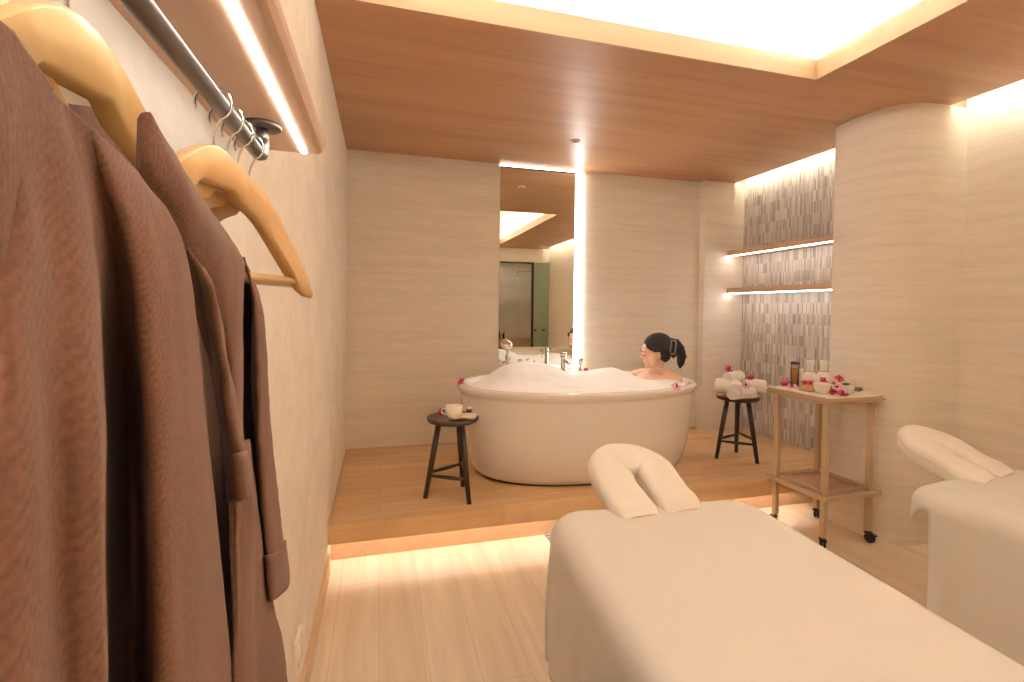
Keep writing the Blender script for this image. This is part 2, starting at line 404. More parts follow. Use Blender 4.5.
# ------------------------------------------------------------------ downlights
def downlight(x, y, label):
    d = thing('ceiling_downlight', label, 'downlight', (x, y, ZC))
    build(MB().lathe([(.022, -.001), (.022, -.006), (.028, -.008), (.036, -.006), (.038, 0)], 28), 'trim_ring', 'white', d)
    build(MB().lathe([(0, -.001), (.020, -.002), (.021, -.005), (.012, -.012), (0, -.013)], 20), 'lens', 'fascia', d)
downlight(1.378, 3.31, 'small round ceiling fitting above the bathtub')
ld = bpy.data.lights.new('foam_fill_spot', 'SPOT'); ld.energy = 16; ld.color = (1., .95, .86); ld.spot_size = math.radians(58); ld.spot_blend = .7; ld.shadow_soft_size = .03  # spot added at the ceiling fitting to brighten the foam
lo_ = bpy.data.objects.new('foam_fill_spot', ld); COL.objects.link(lo_); lo_.location = (1.378, 3.31, ZC-.02)

# ------------------------------------------------------------------ bathtub
TX, TY = 1.425, 3.275
tub = thing('bathtub', 'white oval freestanding bathtub filled with foam', 'bathtub', (TX, TY, PZ))
def oval(a, b_, z, n=96, e=2.15):
    out = []
    for k in range(n):
        t = 2*PI*k/n; c, s = math.cos(t), math.sin(t)
        out.append((TX+a*math.copysign(abs(c)**(2/e), c), TY+b_*math.copysign(abs(s)**(2/e), s), z))
    return out
prof = [(.755, .430, .262), (.785, .452, .275), (.812, .478, .33), (.842, .508, .44), (.862, .530, .58), (.876, .545, .72), (.882, .552, .800),
        (.883, .553, .818), (.888, .558, .822), (.897, .567, .833), (.903, .572, .850), (.903, .572, .862), (.896, .566, .872), (.880, .552, .876), (.858, .530, .874),
        (.842, .515, .862), (.825, .50, .80), (.78, .45, .55), (.70, .38, .42), (.4, .2, .40), (.01, .01, .40)]
build(MB().grid([oval(a, b_, z) for a, b_, z in prof], True), 'tub_shell', 'tub', tub, world=True)
build(MB().grid([oval(a, b_, z) for a, b_, z in [(.01, .01, .25), (.748, .424, .25), (.748, .424, .268), (.01, .01, .268)]], True), 'shadow_gap_plinth', 'dark', tub, world=True)  # dark colour stands in for the shadow gap under the tub

# foam
def foam_h(x, y):
    h = .868
    h += .128*math.exp(-(((x-1.08)/.25)**4)-((y-3.42)/.30)**2)
    h += .020*math.exp(-(((x-1.42)/.12)**2)-((y-3.40)/.3)**2)
    h += .075*math.exp(-(((x-1.75)/.13)**2)-((y-3.40)/.25)**2)
    h += .025*math.exp(-(((x-1.50)/.25)**2)-((y-3.2)/.25)**2)
    h += .038*math.exp(-(((x-2.18)/.14)**2)-((y-3.3)/.35)**2)
    h -= .02*math.exp(-(((x-.62)/.1)**2)-((y-3.25)/.3)**2)
    h += .012*noise.noise(Vector((x*6, y*6, 1)))+.006*noise.noise(Vector((x*15, y*15, 3)))+.002*noise.noise(Vector((x*40, y*40, 3)))
    return h
fm = MB(); rows = []; nr, nc = 46, 150
for i in range(nr):
    k = .02+.98*i/(nr-1); row = []
    for j, (ox, oy, _) in enumerate(oval(.835, .508, 0, nc)):
        x = TX+(ox-TX)*k; y = TY+(oy-TY)*k
        e = smoothstep(1.0, .90, k); z = .845+(foam_h(x, y)-.845)*e
        row.append((x, y, z))
    rows.append(row)
rows.append([(x, y, .80) for x, y, z in rows[-1]]); fm.grid(rows, True)
fo = build(fm, 'bath_foam', 'foam', subsurf=1); tag(fo, 'white soap foam heaped in the bathtub', 'foam', kind='stuff')

# tub fittings on the back rim
def zf(x, y): return foam_h(x, y)
hs = thing('hand_shower', 'chrome hand shower standing upright behind the foam', 'hand shower', (1.01, 3.78, .872))
build(MB().lathe([(.026, 0), (.026, .008), (.014, .014), (.013, .03), (0, .03)], 20), 'base_ring', 'chrome', hs)
build(MB().tube([(0, 0, .02), (0, 0, .10), (-.004, 0, .17), (-.014, -.004, .215)], [.011, .010, .011, .012], 12), 'handle', 'chrome', hs)
T = Matrix.Translation((-.018, -.015, .238)) @ Matrix.Rotation(.9, 4, 'X')
build(MB().lathe([(0, -.012), (.045, -.012), (.050, -.004), (.047, .008), (.025, .02), (0, .022)], 28, T=T), 'shower_head', 'chrome', hs)
fc = thing('bath_faucet', 'chrome bath spout with a round top knob on the back rim', 'faucet', (1.50, 3.79, .872))
build(MB().lathe([(.03, 0), (.03, .01), (.022, .016), (.021, .12), (.023, .125), (0, .13)], 24), 'faucet_body', 'chrome', fc)
build(MB().tube([(0, 0, .085), (0, -.05, .092), (0, -.11, .086), (0, -.13, .07)], [.014, .014, .013, .012], 12), 'spout', 'chrome', fc)
build(MB().lathe([(.012, .128), (.026, .134), (.028, .15), (.024, .16), (0, .162)], 24), 'knob', 'chrome', fc)
vl = thing('tap_valve', 'small chrome tap handle nearest the hand shower', 'tap', (1.12, 3.80, .872), group='chrome tap handles on the tub rim')
build(MB().lathe([(.024, 0), (.024, .008), (.015, .014), (.014, .05), (.022, .056), (.022, .10), (.019, .106), (0, .107)], 20), 'valve_body', 'chrome', vl)
build(MB().box(-.028, .028, -.006, .006, .075, .087), 'cross_handle', 'chrome', vl, bevel=.003)
dup(vl, (1.66, 3.80, .872), .5, 'small chrome tap handle nearest the glowing light bar')

# ------------------------------------------------------------------ orchid blossoms
def petal(mb, ang, L, W, lift, cup=.3):
    P = []
    for i in range(6):
        t = i/5; w = W*math.sin(PI*min(1, t*.85+.12))**.8
        row = []
        for j in range(5):
            s = (j-2)/2
            row.append((t*L, s*w, lift*t*L*(1-t*.4)+cup*abs(s)*w*.6))
        P.append(row)
    mb.grid(P, T=Matrix.Rotation(ang, 4, 'Z'))
def make_flower(mat, loc, label, rz=0., tilt=0., sc_=1., group=None):
    mb = MB()
    for k in range(3): petal(mb, k*2*PI/3+.3, .026, .009, .35)
    o = build(mb, 'orchid_blossom', mat, solid=.0012); tag(o, label, 'flower', group)
    m2 = MB(); petal(m2, PI/3+.3, .027, .014, .5); petal(m2, PI+.3, .027, .014, .5)
    build(m2, 'side_petal', mat, o, solid=.0012)
    m3 = MB().ell((0, 0, .007), (.006, .006, .009), 10, 8); m3.ell((.008, 0, .009), (.007, .004, .004), 10, 6)
    build(m3, 'flower_core', 'petal_core', o)
    o.location = loc; o.rotation_mode = 'ZYX'; o.rotation_euler = (tilt*.9, -tilt*.6, rz); o.scale = (sc_,)*3; return o
FL1 = make_flower('petal', (.60, 3.32, .888), 'magenta orchid blossom at the left end of the tub rim', .4, .8, 1.15)
FL1.location = at(462, 382, Z=.885)
FL2 = make_flower('petal_pale', tuple(at(677, 387, Z=.905)), 'pale pink orchid blossom on the tub foam just below the ponytail', 1.2, .8, 1.3)
def fl(src, loc, rz, label, sc_=1., tilt=.5, group=None):
    return dup(src, loc, (tilt*.9, -tilt*.6, rz), label, group, sc_)
for i, (px, py) in enumerate([(514, 369), (521, 370), (547, 367), (554, 370), (586, 373)]):
    p = at(px, py, Y=3.73); p.z = max(p.z, .885)
    fl(FL1, p, i*1.3, 'tiny magenta orchid blossom on the back of the tub, %s' % ['nearest the hand shower', 'just right of the hand shower', 'left of the chrome spout', 'closest to the chrome spout', 'right of the glowing light bar'][i], .8, .7)

# ------------------------------------------------------------------ bather
HX, HY, HZ = 2.035, 3.25, 1.075
fa_ = math.atan2(.30, -.95)
RH = Matrix.Translation((HX, HY, HZ)) @ Matrix.Rotation(fa_, 4, 'Z') @ Matrix.Rotation(.16, 4, 'Y') @ Matrix.Scale(1.04, 4)
pb = MB()
pb.ell((-.012, 0, .035), (.096, .076, .086), 28, 18, RH)
pb.ell((.028, 0, -.022), (.062, .060, .078), 24, 16, RH)
pb.ell((.042, 0, -.070), (.040, .044, .036), 20, 12, RH)
pb.ell((.070, 0, -.093), (.018, .020, .016), 16, 10, RH)
pb.ell((.010, 0, -.062), (.055, .052, .042), 20, 12, RH)
for s in (1, -1):
    pb.ell((.060, s*.032, -.030), (.026, .024, .026), 16, 10, RH)
    pb.ell((.078, s*.026, .014), (.014, .024, .010), 14, 8, RH)
    pb.ell((.074, s*.031, -.004), (.013, .015, .010), 14, 8, RH)
    pb.ell((-.004, s*.079, -.014), (.019, .012, .033), 14, 10, RH)
pb.tube([(.086, 0, .010), (.101, 0, -.012), (.113, 0, -.030)], [.009, .010, .013], 12, T=RH)
pb.ell((.100, 0, -.034), (.012, .017, .009), 14, 8, RH)
pb.ell((.088, 0, -.056), (.012, .022, .007), 14, 8, RH); pb.ell((.086, 0, -.066), (.011, .019, .007), 14, 8, RH)
# neck, trunk, arms and legs under the foam (one body)
def W(x, y, z): return Matrix.Translation((HX, HY, 0)) @ Matrix.Rotation(PI+.42, 4, 'Z') @ Vector((x, y, z))
n0 = RH @ Vector((-.022, 0, -.05))
pb.tube([n0, (n0+W(-.03, 0, .965))*.5, W(-.03, 0, .955), W(-.03, 0, .90)], [.050, .046, .052, .085], 24)
def W2(x, y, z): return Matrix.Translation((HX, HY, 0)) @ Matrix.Rotation(PI-.06, 4, 'Z') @ Vector((x, y, z))
def bar(a, b_, ra, rb, n=20, k=8):
    a = Vector(a); b_ = Vector(b_); pb.tube([a.lerp(b_, i/k) for i in range(k+1)], [ra+(rb-ra)*i/k for i in range(k+1)], n); pb.ell(a, (ra,)*3, 16, 10); pb.ell(b_, (rb,)*3, 16, 10)
for s in (1, -1):
    bar(W(-.028, s*.02, .920), W(-.015, s*.175, .872), .045, .052)
    bar(W(-.015, s*.18, .868), W2(.06, s*.215, .66), .050, .038)
    bar(W2(.06, s*.215, .66), W2(.27, s*.10, .70), .036, .026)
    pb.ell(W2(.30, s*.09, .705), (.05, .035, .018))
    bar(W2(.0, s*.09, .53), W2(.46, s*.10, .66), .078, .055)
    bar(W2(.46, s*.10, .66), W2(.86, s*.08, .50), .052, .036)
    pb.ell(W2(.92, s*.08, .52), (.10, .04, .035))
for (x, z, ry, rx) in [(-.002, .850, .165, .090), (-.005, .80, .165, .105), (-.03, .72, .15, .095), (-.02, .64, .145, .09), (-.01, .56, .17, .105)]:
    T = Matrix.Translation(W(x, 0, z)) @ Matrix.Rotation(PI+.42, 4, 'Z'); pb.ell((0, 0, 0), (rx, ry, .075), 24, 14, T)
body = build(pb, 'person', 'skin', remesh=.005, smooth_it=4)
tag(body, 'bather in the foam-filled tub, dark hair clipped into a ponytail, looking down', 'person')
# face details
ms = MB().ell((.0975, 0, -.0565), (.0055, .018, .0045), 16, 8, RH).ell((.0955, 0, -.0645), (.0055, .016, .005), 16, 8, RH)
build(ms, 'lips', 'lips', body)
for s in (1, -1):
    build(MB().tube([RH @ Vector(p) for p in [(.084, s*.016, -.008), (.0865, s*.026, -.012), (.084, s*.038, -.011), (.077, s*.047, -.006)]], [.0018, .0036, .0032, .0015], 8), 'eyelash', 'hair', body)
    build(MB().tube([RH @ Vector(p) for p in [(.092, s*.012, .017), (.0915, s*.026, .022), (.084, s*.04, .021), (.075, s*.05, .014)]], [.0018, .0028, .0022, .001], 8), 'eyebrow', 'hair', body)
# hair: cap, ponytail
hb = MB()
hb.ell((-.032, 0, .050), (.108, .088, .091), 32, 20, RH)
hb.ell((-.062, 0, -.006), (.058, .074, .080), 24, 14, RH)
for s in (1, -1): hb.tube([(.052, s*.052, .066), (.036, s*.072, .040), (.010, s*.078, .020), (-.03, s*.07, .012)], [.022, .018, .014, .016], 12, T=RH)
hair = build(hb, 'hair', 'hair', body, remesh=.004, smooth_it=3)
pt = MB(); pt.tube([RH @ Vector(p) for p in [(-.09, .0, .05), (-.125, .0, .062), (-.16, 0, .045), (-.185, 0, .0), (-.19, 0, -.06), (-.175, 0, -.115), (-.165, 0, -.145)]], [.025, .03, .036, .037, .036, .026, .006], 18)
pt.tube([RH @ Vector(p) for p in [(-.10, .01, .03), (-.135, .02, .0), (-.13, .02, -.04), (-.12, .02, -.06)]], [.02, .028, .02, .008], 14)
pt.tube([RH @ Vector(p) for p in [(-.19, 0, -.02), (-.215, 0, -.05), (-.235, 0, -.075)]], [.006, .004, .002], 8)
build(pt, 'ponytail', 'hair', body)
cl = MB(); Tc = RH @ Matrix.Translation((-.122, .052, .024)) @ Matrix.Rotation(-.25, 4, 'Y')
for sx in (-1, 1): cl.tube([(sx*.017, 0, -.048), (sx*.019, .012, 0), (sx*.017, 0, .048)], .0045, 8, T=Tc)
cl.tube([(-.017, 0, .048), (.017, 0, .048)], .0045, 8, T=Tc); cl.tube([(-.017, 0, -.048), (.017, 0, -.048)], .0045, 8, T=Tc)
build(cl, 'hair_clip', 'clip', body)

# ------------------------------------------------------------------ stools
def make_stool(loc, rz, label):
    s = thing('wooden_stool', label, 'stool', loc, rz, 'dark three-legged stools by the tub')
    H = .49
    build(MB().lathe([(0, H-.034), (.13, H-.034), (.15, H-.026), (.158, H-.012), (.157, H-.002), (.15, H), (.13, H-.003), (0, H-.005)], 40), 'seat', 'stool', s)
    feet = []
    for k in range(3):
        a = k*2*PI/3; top = Vector((.085*math.cos(a), .085*math.sin(a), H-.036)); bot = Vector((.165*math.cos(a), .165*math.sin(a), 0)); feet.append((top, bot))
        build(MB().tube([top, top.lerp(bot, .5), bot], [.018, .0175, .014], 14), 'leg', 'stool', s)
    hgt = [.24, .24, .29]
    for k in range(3):
        (t1, b1), (t2, b2) = feet[k], feet[(k+1) % 3]; f = .62+.04*k
        a, c = t1.lerp(b1, f), t2.lerp(b2, f)
        build(MB().tube([a, a.lerp(c, .5), c], [.008, .0115, .008], 10), 'stretcher', 'stool', s)
    return s
st = make_stool((.43, 2.89, PZ), math.radians(-62), 'dark wooden stool in front of the tub with a cup tray on it')
S2 = (2.69, 3.115, PZ)
dup(st, S2, math.radians(-70), 'dark wooden stool right of the tub carrying rolled towels')
ZS = PZ+.49
# tray with cup, pastry, glass
tr = thing('serving_tray', 'small white square plate on the dark stool by the tub', 'tray', (.485, 2.85, ZS), math.radians(-20))
build(MB().box(-.075, .075, -.055, .055, 0, .006), 'tray_base', 'ceramic', tr, bevel=.002)
rm = MB(); rm.box(-.08, .08, -.06, -.053, .003, .014); rm.box(-.08, .08, .053, .06, .003, .014); rm.box(-.08, -.073, -.06, .06, .003, .014); rm.box(.073, .08, -.06, .06, .003, .014)
build(rm, 'tray_rim', 'ceramic', tr, bevel=.002)
cu = thing('tea_cup', 'white handleless cup on the stool beside the tub', 'cup', tuple(at(454, 418.5, Z=ZS+.008)))
build(MB().lathe([(.0, .0), (.030, .0), (.040, .008), (.049, .035), (.052, .078), (.049, .078), (.045, .035), (.034, .012), (0, .008)], 32), 'cup_body', 'ceramic', cu)
build(MB().tube([(-.047, 0, .062), (-.07, 0, .06), (-.074, 0, .04), (-.047, 0, .026)], .005, 10), 'cup_handle', 'ceramic', cu)
co = thing('pastry', 'golden pastry lying in front of the white cup', 'pastry', tuple(at(462, 418, Z=ZS+.007)))
build(MB().lathe([(0, 0), (.022, 0), (.026, .006), (.022, .013), (0, .016)], 18, sx=1.2), 'pastry_body', 'cookie', co)
gl = thing('glass_jar', 'tiny glass jar with a white lid behind the pastry', 'jar', tuple(at(469, 412, Z=ZS+.007)))
build(MB().lathe([(0, 0), (.016, 0), (.018, .004), (.018, .02), (0, .02)], 18), 'jar_body', 'steel', gl)
build(MB().lathe([(.0, .02), (.019, .02), (.019, .029), (.013, .033), (0, .034)], 18), 'jar_lid', 'ceramic', gl)
p = at(443, 412, Z=ZS+.03); fl(FL1, p, .7, 'magenta orchid blossom leaning on the white cup on the stool', 1.15, .9)

# ------------------------------------------------------------------ towels on second stool
wpz = thing('wooden_plate', 'round pale wooden plate under the rolled towels', 'plate', (S2[0]-.02, S2[1], ZS))
build(MB().lathe([(0, 0), (.12, 0), (.165, .008), (.168, .014), (.16, .015), (.12, .008), (0, .006)], 40), 'plate_body', 'wood_plate', wpz)
def towel_roll(mid, d, L, r, label, roll0=0.):
    """rolled towel: spiral section swept along d"""
    d = Vector(d).normalized(); up = Vector((0, 0, 1)); side = d.cross(up).normalized(); up = side.cross(d)
    o = thing('rolled_towel', label, 'towel', tuple(mid), 0, 'rolled white towels on the stool')
    n = 110; turns = 4.6; P = []
    cols = 14
    for i in range(n+1):
        t = i/n; a = roll0+turns*2*PI*t; rr = r*(.12+.88*t)
        row = []
        for j in range(cols+1):
            s = -.5+j/cols; edge = 1-.10*max(0, abs(s)*2-.75)**2*12
            bul = 1+.04*math.sin(7*s+a)
            w = (L*s)*(1-.03*(1-t))
            row.append(tuple(d*w+(side*math.cos(a)+up*math.sin(a))*rr*bul*max(.85, edge)))
        P.append(row)
    build(MB().grid(P), 'towel_cloth', 'towel', o, solid=.010, subsurf=0)
    return o
z = ZS+.016
towel_roll(at(726, 386, Y=3.16), (-.5, .6, 0), .15, .062, 'rolled white towel at the left back of the stool', .5)
towel_roll(at(736, 388, Y=3.05), (.55, .62, 0), .22, .057, 'thick rolled towel in the middle of the stool', 1.)
towel_roll(at(742, 393, Y=2.99), (.9, .05, 0), .21, .048, 'slim rolled towel along the front edge of the stool', 2.)
towel_roll(at(755, 386.5, Y=3.10), (.75, -.35, 0), .15, .060, 'rolled towel at the right end touching the trolley side', 0.)
towel_roll(at(734, 377, Y=3.15), (.95, .2, .05), .16, .048, 'rolled towel resting on top of the other towels', 0.)
fl(FL1, at(729, 369.5, Y=3.13), .5, 'magenta orchid blossom on the topmost rolled towel', 1.25, .8)
fl(FL1, at(750, 378, Y=3.07), 2.5, 'magenta orchid blossom between the rolled towels, right side', 1.1, .8)
fl(FL2, at(746, 385.5, Y=2.935), 1.5, 'pink orchid blossom on the front towel of the stool', 1.2, 1.1)
fl(FL1, at(724, 396, Z=ZS+.022), 1.9, 'small dark orchid blossom under the left towel', .6, .8)

# ------------------------------------------------------------------ trolley
CX, CY, CROT = 2.686, 2.371, .03
ZT = .862
ct = thing('wooden_trolley', 'two-tier oak spa trolley on black casters by the curved wall', 'trolley', (CX, CY, 0), CROT)
hw, hd, lw = .176, .172, .015
ca_ = build(MB().box(-hw-.055, hw+.055, -hd-.05, hd+.05, ZT+.016, ZT+.022), 'top_panel', 'copper_panel', ct)
def rails(name, z0, z1, ox, oy, tw):
    b_ = MB(); X, Y = hw+ox, hd+oy
    b_.box(-X, X, -Y, -Y+tw, z0, z1); b_.box(-X, X, Y-tw, Y, z0, z1); b_.box(-X, -X+tw, -Y+tw, Y-tw, z0, z1); b_.box(X-tw, X, -Y+tw, Y-tw, z0, z1)
    build(b_, name, 'cart_h', ct, bevel=.003)
rails('top_rail', ZT, ZT+.036, .047, .042, .02)
rails('shelf_rail', .300, .325, .045, .05, .028)
build(MB().box(-hw-.02, hw+.02, -hd-.02, hd+.02, .306, .314), 'lower_panel', 'copper_panel', ct)
rr = MB(); rr.box(-hw, hw, -hd-.004, -hd+.006, .325, .345); rr.box(-hw, hw, hd-.006, hd+.004, .325, .345); rr.box(-hw-.004, -hw+.006, -hd, hd, .325, .345); rr.box(hw-.006, hw+.004, -hd, hd, .325, .345)
build(rr, 'gallery_rail', 'cart_h', ct, bevel=.002)
for i, (sx, sy) in enumerate(((-1, -1), (1, -1), (1, 1), (-1, 1))):
    x, y = sx*hw, sy*hd
    build(MB().box(x-lw, x+lw, y-lw, y+lw, .072, ZT+.01), 'leg', 'cart', ct, bevel=.003)
    w = MB(); T = Matrix.Translation((x, y, 0)) @ Matrix.Rotation([.8, -.6, .4, 2.][i], 4, 'Z')
    T2 = T @ Matrix.Translation((.014, 0, .027)) @ Matrix.Rotation(PI/2, 4, 'X')
    for zz in (-.014, .004): w.lathe([(0, zz), (.022, zz), (.027, zz+.003), (.027, zz+.009), (.022, zz+.011), (0, zz+.011)], 20, T=T2)
    wh = build(w, 'caster', 'black', ct)
    w = MB(); w.tube([(0, 0, .075), (0, 0, .055)], .010, 10, T=T); w.box(-.012, .030, -.019, .019, .050, .060, T=T); w.box(.026, .05, -.012, .012, .040, .048, T=T)
    build(w, 'caster_bracket', 'black', wh)
# white towel liner over the top
ZL = ZT+.036
lin_ = MB(); P = []
nx, ny = 34, 30
for i in range(nx+1):
    u = -1+2*i/nx; row = []
    for j in range(ny+1):
        v_ = -1+2*j/ny; x = u*(hw+.043); y = v_*(hd+.038)
        z = ZL+.002+.003*noise.noise(Vector((x*14, y*14, 0)))+.006*smoothstep(.8, 1, abs(u))+.008*math.exp(-((u-.85)/.12)**2-((v_+.8)/.4)**2)
        row.append((x, y, z))
    P.append(row)
lo = build(lin_.grid(P), 'towel_liner', 'towel', solid=.009, solid_off=0); lo.location = (CX, CY, 0); lo.rotation_euler = (0, 0, CROT)
tag(lo, 'white towel spread flat over the top of the oak trolley', 'towel')
ZI = ZL+.009
def on(px, py): p_ = at(px, py, Z=ZI); return p_
# oil bottle
ob = thing('oil_bottle', 'tall clear bottle of amber oil with a dark lid', 'bottle', tuple(on(794.5, 386.3)))
build(MB().lathe([(0, 0), (.023, 0), (.025, .003), (.025, .145), (.022, .15), (.022, .146), (.0225, .005), (0, .004)], 24), 'bottle_glass', 'glass', ob)
build(MB().lathe([(0, .005), (.022, .005), (.022, .112), (0, .113)], 24), 'oil', 'amber', ob)
build(MB().lathe([(0, .146), (.026, .146), (.027, .150), (.027, .158), (.024, .162), (0, .162)], 24), 'bottle_lid', 'dark', ob)
vb = thing('small_bottle', 'small white tapered bottle right of the amber oil bottle', 'bottle', tuple(on(801.5, 386.3)))
build(MB().lathe([(0, 0), (.016, 0), (.019, .01), (.018, .06), (.010, .082), (.009, .098), (0, .099)], 20), 'bottle_body', 'ceramic', vb)
build(MB().lathe([(0, .098), (.0105, .098), (.011, .112), (.008, .117), (0, .118)], 16), 'bottle_cap', 'towel', vb)
# herbal compresses
def compress(px, py, label, s=1.):
    c = thing('herbal_compress', label, 'herbal compress', tuple(on(px, py)), 0, 'white herbal compress balls')
    build(MB().lathe([(0, 0), (.028, .002), (.050, .022), (.056, .046), (.048, .070), (.030, .088), (.020, .098), (0, .10)], 28), 'ball', 'towel', c)
    P = []
    for z_, r_ in [(.094, .020), (.100, .017), (.106, .020), (.130, .018), (.155, .021), (.172, .023), (.174, .012), (.174, .001)]:
        P.append([(r_*(1+.08*math.sin(5*a))*math.cos(a), r_*(1+.08*math.sin(5*a))*math.sin(a), z_) for a in [2*PI*k/24 for k in range(24)]])
    build(MB().grid(P, True), 'cloth_handle', 'towel', c)
    build(MB().lathe([(.019, .097), (.021, .099), (.021, .104), (.019, .106)], 20), 'string', 'wood_plate', c)
    return c
compress(809.5, 386.5, 'white herbal compress ball left, beside the small white bottle')
compress(823, 386.5, 'white herbal compress ball right, behind the white bowl')
# bowls
wb = thing('wooden_bowl', 'shallow round bamboo bowl of orchids on the trolley', 'bowl', tuple(on(808, 390.5)))
build(MB().lathe([(0, 0), (.046, 0), (.050, .004), (.052, .028), (.048, .029), (.046, .012), (0, .009)], 32), 'bowl_body', 'bamboo', wb)
cbw = thing('ceramic_bowl', 'deep white ceramic bowl at the front corner of the trolley', 'bowl', tuple(on(822, 393)))
build(MB().lathe([(0, 0), (.030, 0), (.038, .010), (.048, .050), (.050, .060), (.046, .060), (.042, .045), (.030, .012), (0, .010)], 32), 'bowl_body', 'ceramic', cbw)
cb2 = thing('ceramic_bowl', 'second white bowl, holding orchids, on the right of the trolley top', 'bowl', tuple(on(843, 393.5)))
build(MB().lathe([(0, 0), (.040, 0), (.052, .010), (.058, .045), (.058, .052), (.053, .052), (.050, .040), (.038, .014), (0, .010)], 32), 'bowl_body', 'ceramic', cb2)
cdh = thing('card_holder', 'blank white upright card behind the orchid bowls', 'card', tuple(on(839.5, 389)), -.85)
build(MB().box(-.055, .055, -.002, .002, .0, .098), 'card_sheet', 'ceramic', cdh, bevel=.0008)
build(MB().box(-.062, .062, -.012, .012, 0, .012), 'card_foot', 'cart_h', cdh, bevel=.002)
dk = thing('massage_stone', 'dark oval massage stone on the rim of the white bowl', 'stone', tuple(at(846, 384, Z=ZI+.058)))
build(MB().ell((0, 0, 0), (.026, .018, .008), 18, 10), 'stone_body', 'leafdark', dk)
sb = thing('small_dish', 'little grey square dish at the right end of the trolley top', 'dish', tuple(on(857, 391)), .3)
build(MB().box(-.022, .022, -.020, .020, 0, .004).box(-.024, .024, -.022, -.018, 0, .022).box(-.024, .024, .018, .022, 0, .022).box(-.024, -.020, -.022, .022, 0, .022).box(.020, .024, -.022, .022, 0, .022), 'dish_body', plain('taupe_dish', (.25, .20, .14), .5), sb, bevel=.0015)
for i, (px, py, dz, s_, src, lb) in enumerate([
    (786, 385, .004, 1.3, 0, 'magenta orchid blossom on the left end of the trolley towel'), (792, 387, .006, 1.2, 1, 'pink orchid blossom at the foot of the oil bottle'),
    (804, 384, .03, 1.0, 0, 'orchid blossom in the wooden bowl, left one'), (811, 384, .032, 1.0, 0, 'orchid blossom in the wooden bowl, right one'),
    (824, 381, .064, 1.0, 0, 'orchid blossom on the rim of the deep white bowl'), (832, 385, .045, 1.05, 0, 'large magenta orchid blossom between the two white bowls'),
    (839, 379.5, .065, 1.1, 0, 'orchid blossom near the blank white card'), (833, 392, .012, 1.3, 0, 'crimson orchid blossom lying in front of the white bowls'),
    (843, 394, .008, 1.15, 0, 'magenta orchid blossom on the front edge of the trolley towel'), (837, 387.5, .05, 1.15, 1, 'pale pink orchid blossom hanging between the white bowls')]):
    fl([FL1, FL2][src], at(px, py, Z=ZI+dz), i*1.7, lb, s_, .75)

# ------------------------------------------------------------------ massage tables
def cloth(a, bh, bf, dropL, dropR, dropH, dropF, z, rnd=.07, Rc=.13, pull=.0, seed=0, headskip=0.):
    """sheet over a bed: local x across (half a), y from -bf (foot) to +bh (head)"""
    du = .02; us = []; x = -(a+dropL)
    while x <= a+dropR+1e-6: us.append(x); x += du
    vs = []; y = -(bf+dropF)
    while y <= bh+dropH+1e-6: vs.append(y); y += du
    P = []
    for V in vs:
        row = []
        for U in us:
            ax, ay0, ay1 = a-Rc, -(bf-Rc), bh-Rc
            ex = max(0, abs(U)-ax); sx = 1 if U > 0 else -1
            if V > ay1: ey, sy = V-ay1, 1
            elif V < ay0: ey, sy = ay0-V, -1
            else: ey, sy = 0, 1
            e = math.hypot(ex, ey); fl_ = Rc-rnd
            cx = max(-ax, min(ax, U)); cy = max(ay0, min(ay1, V))
            if e > fl_:
                dx, dy = sx*ex/e, sy*ey/e; cx += dx*fl_; cy += dy*fl_; e -= fl_
                arc = rnd*PI/2
                if e < arc: th = e/rnd; out = rnd*math.sin(th); dn = rnd*(1-math.cos(th))
                else: out = rnd; dn = rnd+(e-arc)
                cn = min(1, min(ex, ey)/(e+fl_))
                al = V if ex > ey else U
                amp = smoothstep(.06, .35, dn)
                wv = .010*math.sin(al*17+seed)+.008*math.sin(al*41+seed*2+1.)+.012*noise.noise(Vector((al*5, dn*2, seed)))
                out += amp*(wv*.7+.03*cn+.006)
                X = cx+dx*out; Y = cy+dy*out; Z = z-dn
            else:
                X, Y, Z = U, V, z
            Z += .0035*noise.noise(Vector((U*5, V*2.2, seed)))+.0018*noise.noise(Vector((U*16, V*5, seed+4)))
            row.append((X, Y, Z))
        P.append(row)
    mb = MB().grid(P)
    if headskip:
        nc_ = len(us); keep = [k for k, f in enumerate(mb.f) if not (vs[f[0]//nc_] > bh-headskip and us[f[0] % nc_] < -a-.055)]
        mb.f = [mb.f[k] for k in keep]; mb.sm = [mb.sm[k] for k in keep]
    return mb
